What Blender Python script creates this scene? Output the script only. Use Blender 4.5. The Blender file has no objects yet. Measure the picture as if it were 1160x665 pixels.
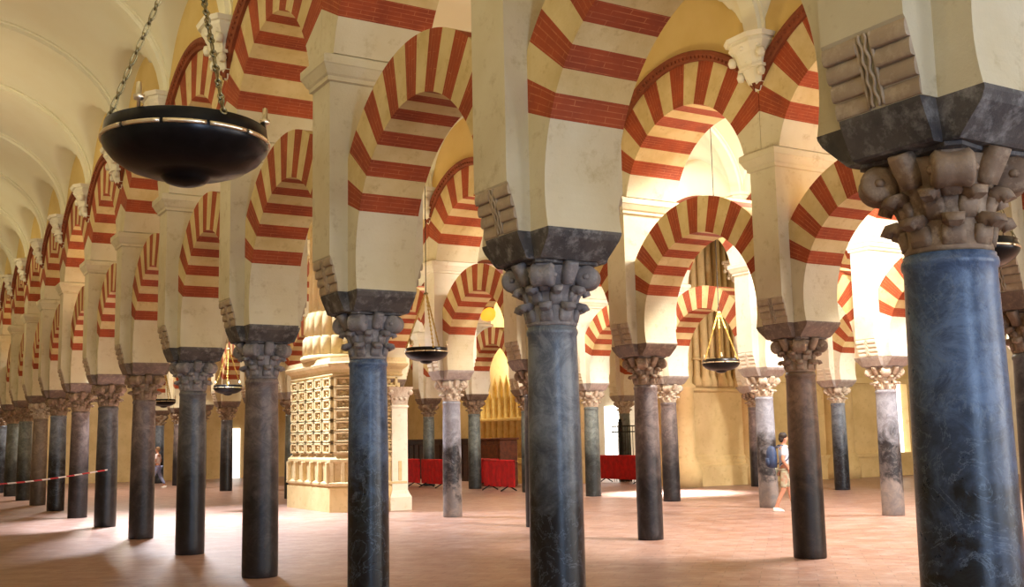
import bpy, math, random
from mathutils import Vector, Matrix
random.seed(7)
SC = bpy.context.scene
COL = SC.collection
PI = math.pi
def S2L(r, g, b):
    f = lambda c: (c/255/12.92) if c/255 <= .04045 else ((c/255+.055)/1.055)**2.4
    return (f(r), f(g), f(b), 1)

# ------------------------------------------------------------------ camera
F_PX, YAW, PITCH, ROLL, EYE = 1222.76, .5371, .1326, -.0194, 1.6269
_F = Vector((math.sin(YAW)*math.cos(PITCH), math.cos(YAW)*math.cos(PITCH), math.sin(PITCH)))
_R = Vector((math.cos(YAW), -math.sin(YAW), 0)); _U = _R.cross(_F)
R2 = math.cos(ROLL)*_R + math.sin(ROLL)*_U
U2 = -math.sin(ROLL)*_R + math.cos(ROLL)*_U
cd = bpy.data.cameras.new('camera'); cam = bpy.data.objects.new('camera', cd); COL.objects.link(cam)
cd.sensor_width = 36; cd.lens = F_PX*36/1160; cd.clip_start = .05; cd.clip_end = 300
m = Matrix.Identity(4)
for i in range(3):
    m[i][0] = R2[i]; m[i][1] = U2[i]; m[i][2] = -_F[i]
m[2][3] = EYE
cam.matrix_world = m
SC.camera = cam

# ------------------------------------------------------------------ world, exposure, lights
SC.view_settings.view_transform = 'Standard'; SC.view_settings.look = 'None'
SC.view_settings.gamma = 1; SC.view_settings.use_curve_mapping = False
SC.view_settings.exposure = 0.0
w = bpy.data.worlds.new('sky'); SC.world = w; w.use_nodes = True
w.node_tree.nodes['Background'].inputs[0].default_value = (.75, .85, 1, 1)
w.node_tree.nodes['Background'].inputs[1].default_value = 1.0

def area(name, loc, target, size, power, color, sy=None, spread=None):
    l = bpy.data.lights.new(name, 'AREA'); l.energy = power; l.color = color
    l.shape = 'RECTANGLE'; l.size = size; l.size_y = sy or size
    if spread: l.spread = math.radians(spread)
    o = bpy.data.objects.new(name, l); COL.objects.link(o); o.location = loc
    d = Vector(target)-Vector(loc); o.rotation_euler = d.to_track_quat('-Z', 'Y').to_euler()
    return o
# daylight through the doorways behind the camera
area('doorway_daylight', (1.6, -6.6, 2.3), (3.4, 8, 1.8), 1.3, 300, (.52, .70, 1), 4.2)
area('doorway_daylight', (8.2, -6.6, 2.6), (8.6, 8, 3.2), 2.4, 220, (.80, .88, 1), 4.4)
area('doorway_daylight', (14.6, -6.6, 2.6), (14.6, 10, 3.8), 4.2, 380, (1, .95, .88), 4.4)
area('doorway_daylight', (21.2, -6.6, 2.6), (21.2, 10, 3.5), 4.2, 700, (1, .98, .95), 4.4)
# skylights in the vaults, with added fill lights among them
area('skylight_and_fill', (6.5, 25.9, 8.4), (6.3, 22.9, 0), 1.1, 1150, (.82, .90, 1), 1.1, 84)
area('skylight_and_fill', (13.4, 10.4, 8.5), (13.6, 12.2, 0), 1.6, 1750, (1, .94, .86), 1.6)
area('skylight_and_fill', (13.9, 21.5, 8.5), (13.9, 21.5, 0), 1.4, 500, (1, .97, .92), 1.4)
area('skylight_and_fill', (20.3, 12.0, 8.5), (20.6, 13.5, 0), 1.8, 1600, (1, .97, .92), 1.8)
area('skylight_and_fill', (20.2, 25.0, 8.5), (19.4, 24.0, 0), .6, 420, (1, .98, .96), .6, 30)
area('skylight_and_fill', (19.2, 36.5, 8.4), (19.2, 36, 0), 1.6, 420, (1, .86, .62), 1.6)  # fill light added to brighten the choir
area('skylight_and_fill', (7.4, 39.5, 8.4), (7.6, 39.5, 0), 1.2, 900, (1, .94, .85), 1.2)  # fill light added to brighten the distant visitor
# warm uplighters throwing light on the vaults
for yy in (-2, 5, 13, 22, 32, 42):
    area('uplighter', (-1.7, yy, 5.4), (1.2, yy+1.8, 9), .9, 115, (1, .86, .54))
for yy in (4, 12, 20, 29, 39):
    area('uplighter', (7.4, yy, 3.6), (7.4, yy, 9), 1.2, 70, (1, .86, .45))
for yy in (6, 15, 24, 33, 43):
    area('uplighter', (13.9, yy, 3.6), (13.9, yy, 9), 1.2, 160, (1, .92, .76))
for yy in (6, 16, 36):
    area('uplighter', (20.3, yy, 3.6), (20.3, yy, 9), 1.2, 110, (1, .80, .5))
area('uplighter', (27.6, 18, 3.6), (27.6, 24, 6), 1.6, 260, (1, .88, .62))
area('window_daylight', (26.8, 37, 8.2), (25.5, 35, 0), 3.0, 900, (1, .98, .92))

# ------------------------------------------------------------------ helpers
def tag(o, label=None, cat=None, group=None, kind=None):
    if label: o['label'] = label
    if cat: o['category'] = cat
    if group: o['group'] = group
    if kind: o['kind'] = kind
    return o
def empty(name, loc=(0, 0, 0), rz=0, parent=None):
    o = bpy.data.objects.new(name, None); COL.objects.link(o); o.location = loc
    o.rotation_euler = (0, 0, rz); o.empty_display_size = .2
    if parent: o.parent = parent
    return o

class MB:
    def __init__(s): s.v = []; s.f = []; s.m = []; s.s = []; s.uv = {}
    def add(s, vs, fs, mi=0, smooth=False):
        b = len(s.v); s.v += [tuple(x) for x in vs]
        for f in fs:
            s.f.append([b+i for i in f]); s.m.append(mi); s.s.append(smooth)
        return b
    def quad(s, a, b, c, d, mi=0, uv=None, smooth=False):
        s.add([a, b, c, d], [(0, 1, 2, 3)], mi, smooth)
        if uv: s.uv[len(s.f)-1] = uv
    def box(s, x0, x1, y0, y1, z0, z1, mi=0):
        s.add([(x0,y0,z0),(x1,y0,z0),(x1,y1,z0),(x0,y1,z0),(x0,y0,z1),(x1,y0,z1),(x1,y1,z1),(x0,y1,z1)],
              [(0,3,2,1),(4,5,6,7),(0,1,5,4),(1,2,6,5),(2,3,7,6),(3,0,4,7)], mi)
    def bevbox(s, x0, x1, y0, y1, z0, z1, b=.01, mi=0):
        # box with chamfered edges: three stacked octagon-ish rings
        def ring(x0, x1, y0, y1, c, z):
            return [(x0+c,y0,z),(x1-c,y0,z),(x1,y0+c,z),(x1,y1-c,z),(x1-c,y1,z),(x0+c,y1,z),(x0,y1-c,z),(x0,y0+c,z)]
        s.loft([ring(x0+b,x1-b,y0+b,y1-b,b*.5,z0), ring(x0,x1,y0,y1,b,z0+b), ring(x0,x1,y0,y1,b,z1-b), ring(x0+b,x1-b,y0+b,y1-b,b*.5,z1)], mi)
    def loft(s, rings, mi=0, smooth=False, cap=True, close=True):
        n = len(rings[0]); b = len(s.v)
        for r in rings: s.v += [tuple(p) for p in r]
        for i in range(len(rings)-1):
            for j in range(n if close else n-1):
                k = (j+1) % n
                s.f.append([b+i*n+j, b+i*n+k, b+(i+1)*n+k, b+(i+1)*n+j]); s.m.append(mi); s.s.append(smooth)
        if cap:
            s.f.append([b+j for j in range(n)][::-1]); s.m.append(mi); s.s.append(False)
            s.f.append([b+(len(rings)-1)*n+j for j in range(n)]); s.m.append(mi); s.s.append(False)
    def lathe(s, prof, c=(0, 0), n=32, mi=0, smooth=True, z0=0, cap=True, a0=0, a1=None, sx=1, sy=1):
        if a1 is None:
            rings = [[(c[0]+sx*r*math.cos(2*PI*j/n+a0), c[1]+sy*r*math.sin(2*PI*j/n+a0), z0+z) for j in range(n)] for r, z in prof]
            s.loft(rings, mi, smooth, cap)
        else:
            rings = [[(c[0]+r*math.cos(a0+(a1-a0)*j/n), c[1]+r*math.sin(a0+(a1-a0)*j/n), z0+z) for j in range(n+1)] for r, z in prof]
            s.loft(rings, mi, smooth, False, False)
    def tube(s, pts, r, n=8, mi=0, cap=True, smooth=True):
        pts = [Vector(p) for p in pts]; rings = []
        rr = r if isinstance(r, (list, tuple)) else [r]*len(pts)
        up = None
        for i, p in enumerate(pts):
            t = (pts[min(i+1, len(pts)-1)]-pts[max(i-1, 0)]).normalized()
            if up is None: up = Vector((0, 0, 1)) if abs(t.z) < .9 else Vector((1, 0, 0))
            a = t.cross(up).normalized(); b = a.cross(t).normalized(); up = b
            rings.append([tuple(p+rr[i]*(math.cos(2*PI*j/n)*a+math.sin(2*PI*j/n)*b)) for j in range(n)])
        s.loft(rings, mi, smooth, cap)
    def sphere(s, c, r, n=12, mi=0, sc=(1, 1, 1)):
        rings = []
        for i in range(1, n//2):
            a = PI*i/(n//2)
            rings.append([(c[0]+sc[0]*r*math.sin(a)*math.cos(2*PI*j/n), c[1]+sc[1]*r*math.sin(a)*math.sin(2*PI*j/n), c[2]-sc[2]*r*math.cos(a)) for j in range(n)])
        s.loft(rings, mi, True)
    def xf(s, M, start=0):
        for i in range(start, len(s.v)): s.v[i] = tuple(M @ Vector(s.v[i]))
    def mesh(s, name, mats):
        me = bpy.data.meshes.new(name); me.from_pydata(s.v, [], s.f); me.update()
        for mm in mats: me.materials.append(mm)
        me.polygons.foreach_set('material_index', s.m); me.polygons.foreach_set('use_smooth', s.s)
        if s.uv:
            ul = me.uv_layers.new(name='UVMap')
            for fi, uv in s.uv.items():
                p = me.polygons[fi]
                for k, li in enumerate(p.loop_indices): ul.data[li].uv = uv[k]
        return me
    def build(s, name, mats, parent=None, loc=None, rz=0, fixn=True):
        if not isinstance(mats, (list, tuple)): mats = [mats]
        me = s.mesh(name, mats)
        if fixn: fix_normals(me)
        return put(name, me, parent, loc, rz)
def fix_normals(me):
    import bmesh
    bm = bmesh.new(); bm.from_mesh(me); bmesh.ops.recalc_face_normals(bm, faces=bm.faces); bm.to_mesh(me); bm.free()
def put(name, me, parent=None, loc=None, rz=0):
    o = bpy.data.objects.new(name, me); COL.objects.link(o)
    if parent: o.parent = parent
    if loc: o.location = loc
    if rz: o.rotation_euler = (0, 0, rz)
    return o
CACHE = {}
def cached(key, fn, mats):
    k = (key,)+tuple(mm.name for mm in mats)
    if k not in CACHE:
        me = fn().mesh(key, mats); fix_normals(me); CACHE[k] = me
    return CACHE[k]

# ------------------------------------------------------------------ materials
def newmat(name):
    mt = bpy.data.materials.new(name); mt.use_nodes = True
    nt = mt.node_tree; b = nt.nodes['Principled BSDF']
    return mt, nt, b
def nd(nt, t, **kw):
    n = nt.nodes.new(t)
    for k, v in kw.items():
        if k in n.inputs: n.inputs[k].default_value = v
        else: setattr(n, k, v)
    return n
def mixc(nt, fac, a, b, mode='MIX'):
    n = nt.nodes.new('ShaderNodeMix'); n.data_type = 'RGBA'; n.blend_type = mode
    for sock, val in ((0, fac), (6, a), (7, b)):
        if hasattr(val, 'is_linked') or isinstance(val, bpy.types.NodeSocket): nt.links.new(val, n.inputs[sock])
        else: n.inputs[sock].default_value = val
    return n.outputs[2]
def ramp(nt, src, p0, p1, c0=(0, 0, 0, 1), c1=(1, 1, 1, 1)):
    r = nt.nodes.new('ShaderNodeValToRGB'); nt.links.new(src, r.inputs[0])
    r.color_ramp.elements[0].position = p0; r.color_ramp.elements[1].position = p1
    r.color_ramp.elements[0].color = c0; r.color_ramp.elements[1].color = c1
    return r.outputs[0]
def noise(nt, scale, detail=4, coord=None, rough=.55, dist=0):
    n = nd(nt, 'ShaderNodeTexNoise'); n.inputs['Scale'].default_value = scale; n.inputs['Detail'].default_value = detail
    n.inputs['Roughness'].default_value = rough; n.inputs['Distortion'].default_value = dist
    if coord: nt.links.new(coord, n.inputs['Vector'])
    return n.outputs[0]
def wpos(nt):
    return nt.nodes.new('ShaderNodeNewGeometry').outputs['Position']
def bump(nt, b, h, strength=.3, dist=.01):
    n = nd(nt, 'ShaderNodeBump'); n.inputs['Strength'].default_value = strength; n.inputs['Distance'].default_value = dist
    nt.links.new(h, n.inputs['Height']); nt.links.new(n.outputs[0], b.inputs['Normal'])

def plaster(name, c0, c1, c2=None, rough=.85, sc=1.2, bs=.35):
    mt, nt, b = newmat(name); p = wpos(nt)
    c = mixc(nt, ramp(nt, noise(nt, sc, 5, p), .35, .68), c0, c1)
    if c2: c = mixc(nt, ramp(nt, noise(nt, sc*5, 6, p, .7), .55, .78), c, c2)
    nt.links.new(c, b.inputs['Base Color']); b.inputs['Roughness'].default_value = rough
    bump(nt, b, noise(nt, 38, 6, p, .65), bs, .008)
    return mt
M = {}
M['plaster'] = plaster('cream_plaster', S2L(216, 206, 178), S2L(202, 188, 152), S2L(180, 162, 122))
M['plaster_pale'] = plaster('pale_plaster', S2L(236, 230, 214), S2L(226, 216, 192), S2L(205, 190, 160))
M['vault'] = plaster('vault_plaster', S2L(232, 228, 204), S2L(226, 218, 188), None, .9, .6, .12)
M['tympanum'] = plaster('ochre_plaster', S2L(216, 190, 126), S2L(204, 174, 104), None, .9, .8, .2)
M['corbelp'] = plaster('white_stucco', S2L(238, 232, 212), S2L(228, 218, 190), None, .8, 3, .2)
def voussoir(name, c0, c1, mort, brick):
    mt, nt, b = newmat(name); p = wpos(nt)
    uv = nt.nodes.new('ShaderNodeUVMap').outputs[0]
    c = mixc(nt, ramp(nt, noise(nt, 3.0, 5, p), .35, .68), c0, c1)
    n2 = noise(nt, 9, 6, p, .7)
    if brick:
        bt = nd(nt, 'ShaderNodeTexBrick'); bt.inputs['Scale'].default_value = 1
        bt.inputs['Brick Width'].default_value = .28; bt.inputs['Row Height'].default_value = .042
        bt.inputs['Mortar Size'].default_value = .004; bt.inputs['Mortar Smooth'].default_value = .4
        bt.inputs['Color1'].default_value = (.0, .0, .0, 1); bt.inputs['Color2'].default_value = (.25, .25, .25, 1); bt.inputs['Mortar'].default_value = (1, 1, 1, 1)
        nt.links.new(uv, bt.inputs['Vector'])
        f = nd(nt, 'ShaderNodeMath', operation='MULTIPLY'); nt.links.new(bt.outputs['Fac'], f.inputs[0]); nt.links.new(ramp(nt, n2, .35, .6), f.inputs[1])
        f2 = nd(nt, 'ShaderNodeMath', operation='MULTIPLY'); nt.links.new(f.outputs[0], f2.inputs[0]); f2.inputs[1].default_value = .5
        c = mixc(nt, f2.outputs[0], c, mort)
        bump(nt, b, bt.outputs['Fac'], -.12, .008)
    else:
        c = mixc(nt, ramp(nt, n2, .56, .75), c, mort)
        bump(nt, b, noise(nt, 30, 6, p, .65), .3, .008)
    nt.links.new(c, b.inputs['Base Color']); b.inputs['Roughness'].default_value = .85
    return mt
M['red'] = voussoir('red_brick_voussoirs', S2L(164, 72, 33), S2L(136, 57, 29), S2L(210, 136, 88), True)
M['cream'] = voussoir('cream_stone_voussoirs', S2L(216, 194, 144), S2L(200, 174, 118), S2L(184, 154, 100), False)
M['hood'] = plaster('hood_red', S2L(140, 70, 36), S2L(118, 58, 30), None, .85, 3, .3)

def stone(name, c0, c1, c2, rough=.55, sc=5, bs=.5):
    mt, nt, b = newmat(name); p = wpos(nt)
    c = mixc(nt, ramp(nt, noise(nt, sc, 6, p, .6), .35, .65), c0, c1)
    c = mixc(nt, ramp(nt, noise(nt, sc*3.1, 7, p, .7), .5, .72), c, c2)
    nt.links.new(c, b.inputs['Base Color']); b.inputs['Roughness'].default_value = rough
    bump(nt, b, noise(nt, 26, 7, p, .7), bs, .012)
    return mt
M['imp_dark'] = stone('dark_grey_stone', S2L(100, 94, 90), S2L(62, 60, 62), S2L(150, 148, 146), .65, 3.2)
M['imp_brown'] = stone('grey_brown_stone', S2L(132, 112, 98), S2L(104, 88, 78), S2L(160, 140, 120))
M['imp_pale'] = stone('pale_grey_stone', S2L(172, 162, 156), S2L(150, 138, 132), S2L(190, 180, 170))
M['cap_grey'] = stone('grey_capital_stone', S2L(150, 146, 148), S2L(116, 110, 112), S2L(178, 172, 168), .6, 4)
M['cap_brown'] = stone('brown_capital_stone', S2L(160, 136, 112), S2L(120, 96, 76), S2L(186, 164, 138), .6, 4)
M['cap_white'] = stone('white_capital_stone', S2L(216, 204, 186), S2L(190, 170, 146), S2L(150, 120, 96), .6, 5)  # whitened variant: daylight on the third arcade put into the colour
M['roll'] = stone('carved_roll_stone', S2L(186, 166, 142), S2L(166, 146, 122), S2L(200, 184, 160), .8, 3, .3)

def shaft_mat(name, top, top2, low, low2, z=1.3, spread=.5, rough=.34, vein=None, patch=None, foot=None):
    mt, nt, b = newmat(name)
    co = nt.nodes.new('ShaderNodeTexCoord').outputs['Object']
    oi = nt.nodes.new('ShaderNodeObjectInfo')
    av = nd(nt, 'ShaderNodeVectorMath', operation='ADD'); nt.links.new(co, av.inputs[0])
    ml = nd(nt, 'ShaderNodeVectorMath', operation='SCALE'); ml.inputs[0].default_value = (13, 7, 9); nt.links.new(oi.outputs['Random'], ml.inputs['Scale'])
    nt.links.new(ml.outputs[0], av.inputs[1]); v = av.outputs[0]
    sx = nt.nodes.new('ShaderNodeSeparateXYZ'); nt.links.new(co, sx.inputs[0])
    n1 = noise(nt, 3.2, 8, v, .68, .4)
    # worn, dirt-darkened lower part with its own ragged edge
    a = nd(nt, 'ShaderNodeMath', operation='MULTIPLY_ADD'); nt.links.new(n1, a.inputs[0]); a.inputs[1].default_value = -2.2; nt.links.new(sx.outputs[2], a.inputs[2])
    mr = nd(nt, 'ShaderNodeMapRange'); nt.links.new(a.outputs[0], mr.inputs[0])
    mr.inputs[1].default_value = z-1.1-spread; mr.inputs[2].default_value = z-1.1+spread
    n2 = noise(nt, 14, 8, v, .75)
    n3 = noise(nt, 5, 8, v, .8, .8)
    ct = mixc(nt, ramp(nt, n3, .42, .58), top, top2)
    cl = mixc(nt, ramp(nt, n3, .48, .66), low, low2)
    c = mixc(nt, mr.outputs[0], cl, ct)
    if foot:
        f1 = nd(nt, 'ShaderNodeMapRange'); nt.links.new(a.outputs[0], f1.inputs[0]); f1.inputs[1].default_value = -.65; f1.inputs[2].default_value = -.35; f1.inputs[3].default_value = 1; f1.inputs[4].default_value = 0
        c = mixc(nt, f1.outputs[0], c, mixc(nt, ramp(nt, n3, .42, .6), foot, low2))
    if patch:
        c = mixc(nt, ramp(nt, noise(nt, 2.4, 6, v, .6), .56, .62), c, patch)
    if vein:
        wv = noise(nt, 3.5, 7, v, .65, 1.6)
        r = nt.nodes.new('ShaderNodeValToRGB'); nt.links.new(wv, r.inputs[0])
        r.color_ramp.elements[0].position = .485; r.color_ramp.elements[0].color = (0, 0, 0, 1)
        r.color_ramp.elements[1].position = .515; r.color_ramp.elements[1].color = (0, 0, 0, 1)
        e = r.color_ramp.elements.new(.5); e.color = (.6, .6, .6, 1)
        c = mixc(nt, r.outputs[0], c, vein)
    nt.links.new(c, b.inputs['Base Color'])
    rr = nd(nt, 'ShaderNodeMapRange'); nt.links.new(n2, rr.inputs[0]); rr.inputs[3].default_value = rough-.08; rr.inputs[4].default_value = rough+.16
    nt.links.new(rr.outputs[0], b.inputs['Roughness'])
    bump(nt, b, n2, .25, .006)
    return mt
SH = {
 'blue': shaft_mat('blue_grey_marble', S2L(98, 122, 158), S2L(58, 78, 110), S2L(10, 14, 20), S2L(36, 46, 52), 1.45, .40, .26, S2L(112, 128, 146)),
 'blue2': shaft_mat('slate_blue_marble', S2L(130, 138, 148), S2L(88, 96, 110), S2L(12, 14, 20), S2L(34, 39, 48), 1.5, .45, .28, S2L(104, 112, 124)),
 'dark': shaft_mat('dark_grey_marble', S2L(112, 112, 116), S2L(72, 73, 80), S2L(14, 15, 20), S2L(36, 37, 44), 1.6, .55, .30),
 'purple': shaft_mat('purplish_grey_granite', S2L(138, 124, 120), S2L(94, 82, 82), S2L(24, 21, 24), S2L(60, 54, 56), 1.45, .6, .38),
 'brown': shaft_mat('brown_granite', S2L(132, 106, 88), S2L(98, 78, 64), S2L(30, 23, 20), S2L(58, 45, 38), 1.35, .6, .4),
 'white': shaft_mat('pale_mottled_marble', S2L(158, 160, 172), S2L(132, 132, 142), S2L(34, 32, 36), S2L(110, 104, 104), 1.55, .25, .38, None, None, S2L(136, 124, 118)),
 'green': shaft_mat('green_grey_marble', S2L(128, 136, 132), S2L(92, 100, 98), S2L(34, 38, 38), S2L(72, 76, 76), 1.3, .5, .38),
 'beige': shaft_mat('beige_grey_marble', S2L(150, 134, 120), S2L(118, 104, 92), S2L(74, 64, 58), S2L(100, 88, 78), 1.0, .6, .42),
}
def plain(name, c, rough=.5, metal=0, emit=None, es=1):
    mt, nt, b = newmat(name); b.inputs['Base Color'].default_value = c
    b.inputs['Roughness'].default_value = rough; b.inputs['Metallic'].default_value = metal
    if emit: b.inputs['Emission Color'].default_value = emit; b.inputs['Emission Strength'].default_value = es
    return mt
def noisy(name, c0, c1, rough=.5, metal=0, sc=12, bs=.1):
    mt, nt, b = newmat(name)
    p = wpos(nt)
    nt.links.new(mixc(nt, ramp(nt, noise(nt, sc, 5, p), .35, .65), c0, c1), b.inputs['Base Color'])
    b.inputs['Roughness'].default_value = rough; b.inputs['Metallic'].default_value = metal
    bump(nt, b, noise(nt, sc*4, 4, p), bs, .004)
    return mt
M['bronze'] = noisy('dark_bronze', S2L(34, 34, 36), S2L(22, 22, 25), .28, .7)
M['silver'] = noisy('polished_brass', S2L(250, 238, 214), S2L(232, 212, 176), .3, 1)
M['chain'] = noisy('old_brass', S2L(176, 164, 124), S2L(128, 118, 84), .35, 1, 30)
M['gold'] = noisy('gold_chain', S2L(214, 182, 96), S2L(186, 150, 70), .4, .5, 30)
M['iron'] = plain('black_iron', S2L(24, 23, 24), .5, .6)
M['redcloth'] = noisy('red_cloth', S2L(196, 14, 20), S2L(160, 8, 16), .85, 0, 6, .3)
M['wood'] = noisy('brown_wood', S2L(120, 62, 30), S2L(84, 42, 22), .5, 0, 8)
M['darkwood'] = noisy('dark_wood', S2L(66, 34, 22), S2L(40, 20, 14), .5, 0, 8)
M['gilt'] = noisy('gilded_wood', S2L(240, 216, 140), S2L(224, 190, 108), .5, 0, 6)
M['lime'] = plaster('carved_limestone', S2L(214, 192, 146), S2L(196, 170, 120), S2L(166, 136, 88), .8, 2, .4)
M['lime2'] = plaster('smooth_limestone', S2L(226, 200, 148), S2L(208, 180, 126), S2L(186, 154, 104), .8, 1.2, .3)
M['glow'] = plain('daylit_opening', S2L(255, 250, 240), .9, 0, (1, .97, .9, 1), 2.2)

# floor of worn pinkish slabs and bricks
mt, nt, b = newmat('worn_floor'); p = wpos(nt)
mp = nd(nt, 'ShaderNodeMapping'); mp.inputs['Rotation'].default_value = (0, 0, math.radians(45)); nt.links.new(p, mp.inputs[0])
bt = nd(nt, 'ShaderNodeTexBrick'); nt.links.new(mp.outputs[0], bt.inputs['Vector']); bt.inputs['Scale'].default_value = 1
bt.inputs['Brick Width'].default_value = .42; bt.inputs['Row Height'].default_value = .21; bt.inputs['Mortar Size'].default_value = .006
bt.inputs['Mortar Smooth'].default_value = .3
bt.inputs['Color1'].default_value = S2L(164, 128, 114); bt.inputs['Color2'].default_value = S2L(142, 104, 90); bt.inputs['Mortar'].default_value = S2L(108, 82, 74)
c = mixc(nt, ramp(nt, noise(nt, .55, 6, p, .6), .35, .65), bt.outputs[0], mixc(nt, .45, bt.outputs[0], S2L(166, 132, 118)), 'MIX')
c = mixc(nt, ramp(nt, noise(nt, 2.6, 8, p, .7), .48, .72), c, S2L(178, 154, 148))
c = mixc(nt, ramp(nt, noise(nt, 7, 6, p, .7), .58, .76), c, S2L(124, 88, 74))
nt.links.new(c, b.inputs['Base Color'])
rr = nd(nt, 'ShaderNodeMapRange'); nt.links.new(noise(nt, 3, 6, p), rr.inputs[0]); rr.inputs[3].default_value = .28; rr.inputs[4].default_value = .5
nt.links.new(rr.outputs[0], b.inputs['Roughness'])
h = nd(nt, 'ShaderNodeMath', operation='ADD'); nt.links.new(noise(nt, 12, 5, p), h.inputs[0]); nt.links.new(bt.outputs['Fac'], h.inputs[1])
bump(nt, b, h.outputs[0], .3, .012)
M['floor'] = mt

# ------------------------------------------------------------------ layout
BAY = 3.36; NAVE = 6.44; D1 = 4.22
AX = {1: D1, 2: D1+NAVE, 3: D1+2*NAVE, 4: D1+3*NAVE}
Y1 = {1: 3.17, 2: 7.07, 3: 14.50, 4: 14.95}     # y of column k = 1
KR = {1: (0, 14), 2: (-1, 13), 3: (-3, 11), 4: (-3, 7)}
def cy(a, k): return Y1[a]+(k-1)*BAY
HN, HC, HI = 2.41, 2.86, 3.05
YEND = 50.5

# ------------------------------------------------------------------ setting
def struct(o, lab=None): o['kind'] = 'structure'; return o
mb = MB(); mb.box(-6, 36, -8, 52, -.2, 0); struct(mb.build('floor', M['floor']))
mb = MB(); mb.box(-3.0, -2.6, -8, 52, 0, 9.4); struct(mb.build('added_wall_left', M['plaster']))  # unseen wall added to contain the light, in place of another arcade
mb = MB(); mb.box(-3, 36, YEND, YEND+.4, 0, 9.4); struct(mb.build('wall_far', M['lime2']))
mb = MB()
for x0, x1 in ((-3, -.6), (3.8, 6.0), (10.4, 12.4), (16.8, 19), (23.4, 36)): mb.box(x0, x1, -7.4, -7, 0, 9.4)
for x0, x1 in ((-.6, 3.8), (6.0, 10.4), (12.4, 16.8), (19, 23.4)): mb.box(x0, x1, -7.4, -7, 5.0, 9.4)
struct(mb.build('wall_back', M['plaster']))
mb = MB(); mb.box(35, 35.4, -8, 52, 0, 9.4); struct(mb.build('wall_right', M['plaster_pale']))

# vaults: a barrel over every nave, cut by a lunette over every upper arch
VZ, VR = 6.92, 2.08
def make_vault(x0, x1, ybase, k0, k1, mat):
    """x0,x1: faces of the two arcades; ybase: y of column k=1"""
    a = (x1-x0)/2; xc = (x0+x1)/2; mbv = MB(); NX, NY = 44, 26
    ya = ybase+(k0-1)*BAY; nb = k1-k0
    rows = []
    for i in range(NX+1):
        t = PI*i/NX; dx = -a*math.cos(t); z1 = VZ+VR*math.sin(t); rows.append((xc+dx, z1))
    vs = []; ny = nb*NY
    for x, z1 in rows:
        for j in range(ny+1):
            u = (j % NY)/NY if j % NY else 0
            dy = (u-.5)*BAY if j % NY else BAY/2
            q = abs(dy)/1.52
            z2 = VZ-.1+1.30*math.sqrt(1-q*q) if q < 1 else 0
            vs.append((x, ya+j*BAY/NY, max(z1, z2)))
    W = ny+1
    fs = [(i*W+j, i*W+j+1, (i+1)*W+j+1, (i+1)*W+j) for i in range(NX) for j in range(ny)]
    mbv.add(vs, fs, 0, True)
    o = mbv.build('ceiling', mat, fixn=False); struct(o)
    # outer shell so no sky leaks in
    ms = MB(); ms.box(x0-.6, x1+.6, ya-.1, ya+nb*BAY+.1, 9.25, 9.35); ms.build('roof_slab', mat, o)
    return o, xc, a
def rib_mb(a):
    r = MB(); n = 28; rings = []
    for i in range(n+1):
        t = PI*i/n; ca, sa = math.cos(t), math.sin(t)
        prof = [(-.20, 0), (-.20, .05), (-.15, .06), (-.13, .11), (.13, .11), (.15, .06), (.20, .05), (.20, 0)]
        rings.append([((-(a+.03-d)*ca), y, (VR+.02-d)*sa) for y, d in prof])
    r.loft(rings, 0, False, True)
    return r
def corbel_mb():
    """stepped stucco bracket; origin top centre at the wall, projecting towards -x"""
    r = MB()
    def half(w, d, z0, z1, w2=None, d2=None):
        w2 = w2 or w; d2 = d2 or d
        r.loft([[(0, -w/2, z0), (-d*.7, -w/2, z0), (-d, -w/4, z0), (-d, w/4, z0), (-d*.7, w/2, z0), (0, w/2, z0)],
                [(0, -w2/2, z1), (-d2*.7, -w2/2, z1), (-d2, -w2/4, z1), (-d2, w2/4, z1), (-d2*.7, w2/2, z1), (0, w2/2, z1)]])
    half(.62, .34, -.06, 0, .66, .36); half(.56, .30, -.11, -.06); half(.46, .25, -.22, -.11, .58, .31)
    half(.36, .20, -.40, -.22, .46, .25); half(.40, .22, -.44, -.40); half(.20, .12, -.62, -.44, .32, .18); half(.08, .05, -.72, -.62, .18, .10)
    for i in range(-2, 3):
        r.sphere((-.26+.03*abs(i), i*.10, -.16), .045, 8)
        r.sphere((-.19+.02*abs(i), i*.075, -.34), .035, 8)
    for sgn in (-1, 1):
        r.sphere((-.14, sgn*.17, -.50), .05, 8, 0, (1, 1, 1.6)); r.sphere((-.2, sgn*.24, -.28), .055, 8, 0, (1, 1, 1.5))
    return r
CORB = cached('corbel', corbel_mb, [M['corbelp']])
for _v in CORB.vertices: _v.co.y *= 1.15; _v.co.x *= 1.1
XF = .485
def nave_vault(x0, x1, base, k0, k1, mat, corb):
    o, xc, a = make_vault(x0, x1, base, k0, k1, mat)
    rme = cached('rib_%.2f' % a, lambda: rib_mb(a), [mat])
    for k in range(k0, k1+1):
        y = base+(k-1)*BAY
        if y < -6.5 or y > YEND: continue
        put('rib', rme, o, (xc, y, VZ))
        if corb: put('corbel', CORB, o, (x1+.02, y, VZ+.02))
        if corb: put('corbel', CORB, o, (x0-.02, y, VZ+.02), PI)
    return o
# ceilings follow the bay rhythm of the arcade on their right-hand side
nave_vault(AX[1]-NAVE+XF, AX[1]-XF, Y1[1], -2, 15, M['vault'], True)
nave_vault(AX[1]+XF, AX[2]-XF, Y1[2], -3, 14, M['vault'], True)
nave_vault(AX[2]+XF, AX[3]-XF, Y1[3], -5, 12, M['vault'], True)
nave_vault(AX[3]+XF, AX[4]-XF, Y1[4], -5, 12, M['vault'], True)
mb = MB(); mb.box(AX[4]-.5, 36, -7.4, 51, 9.0, 9.3); struct(mb.build('ceiling', M['vault']))

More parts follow.
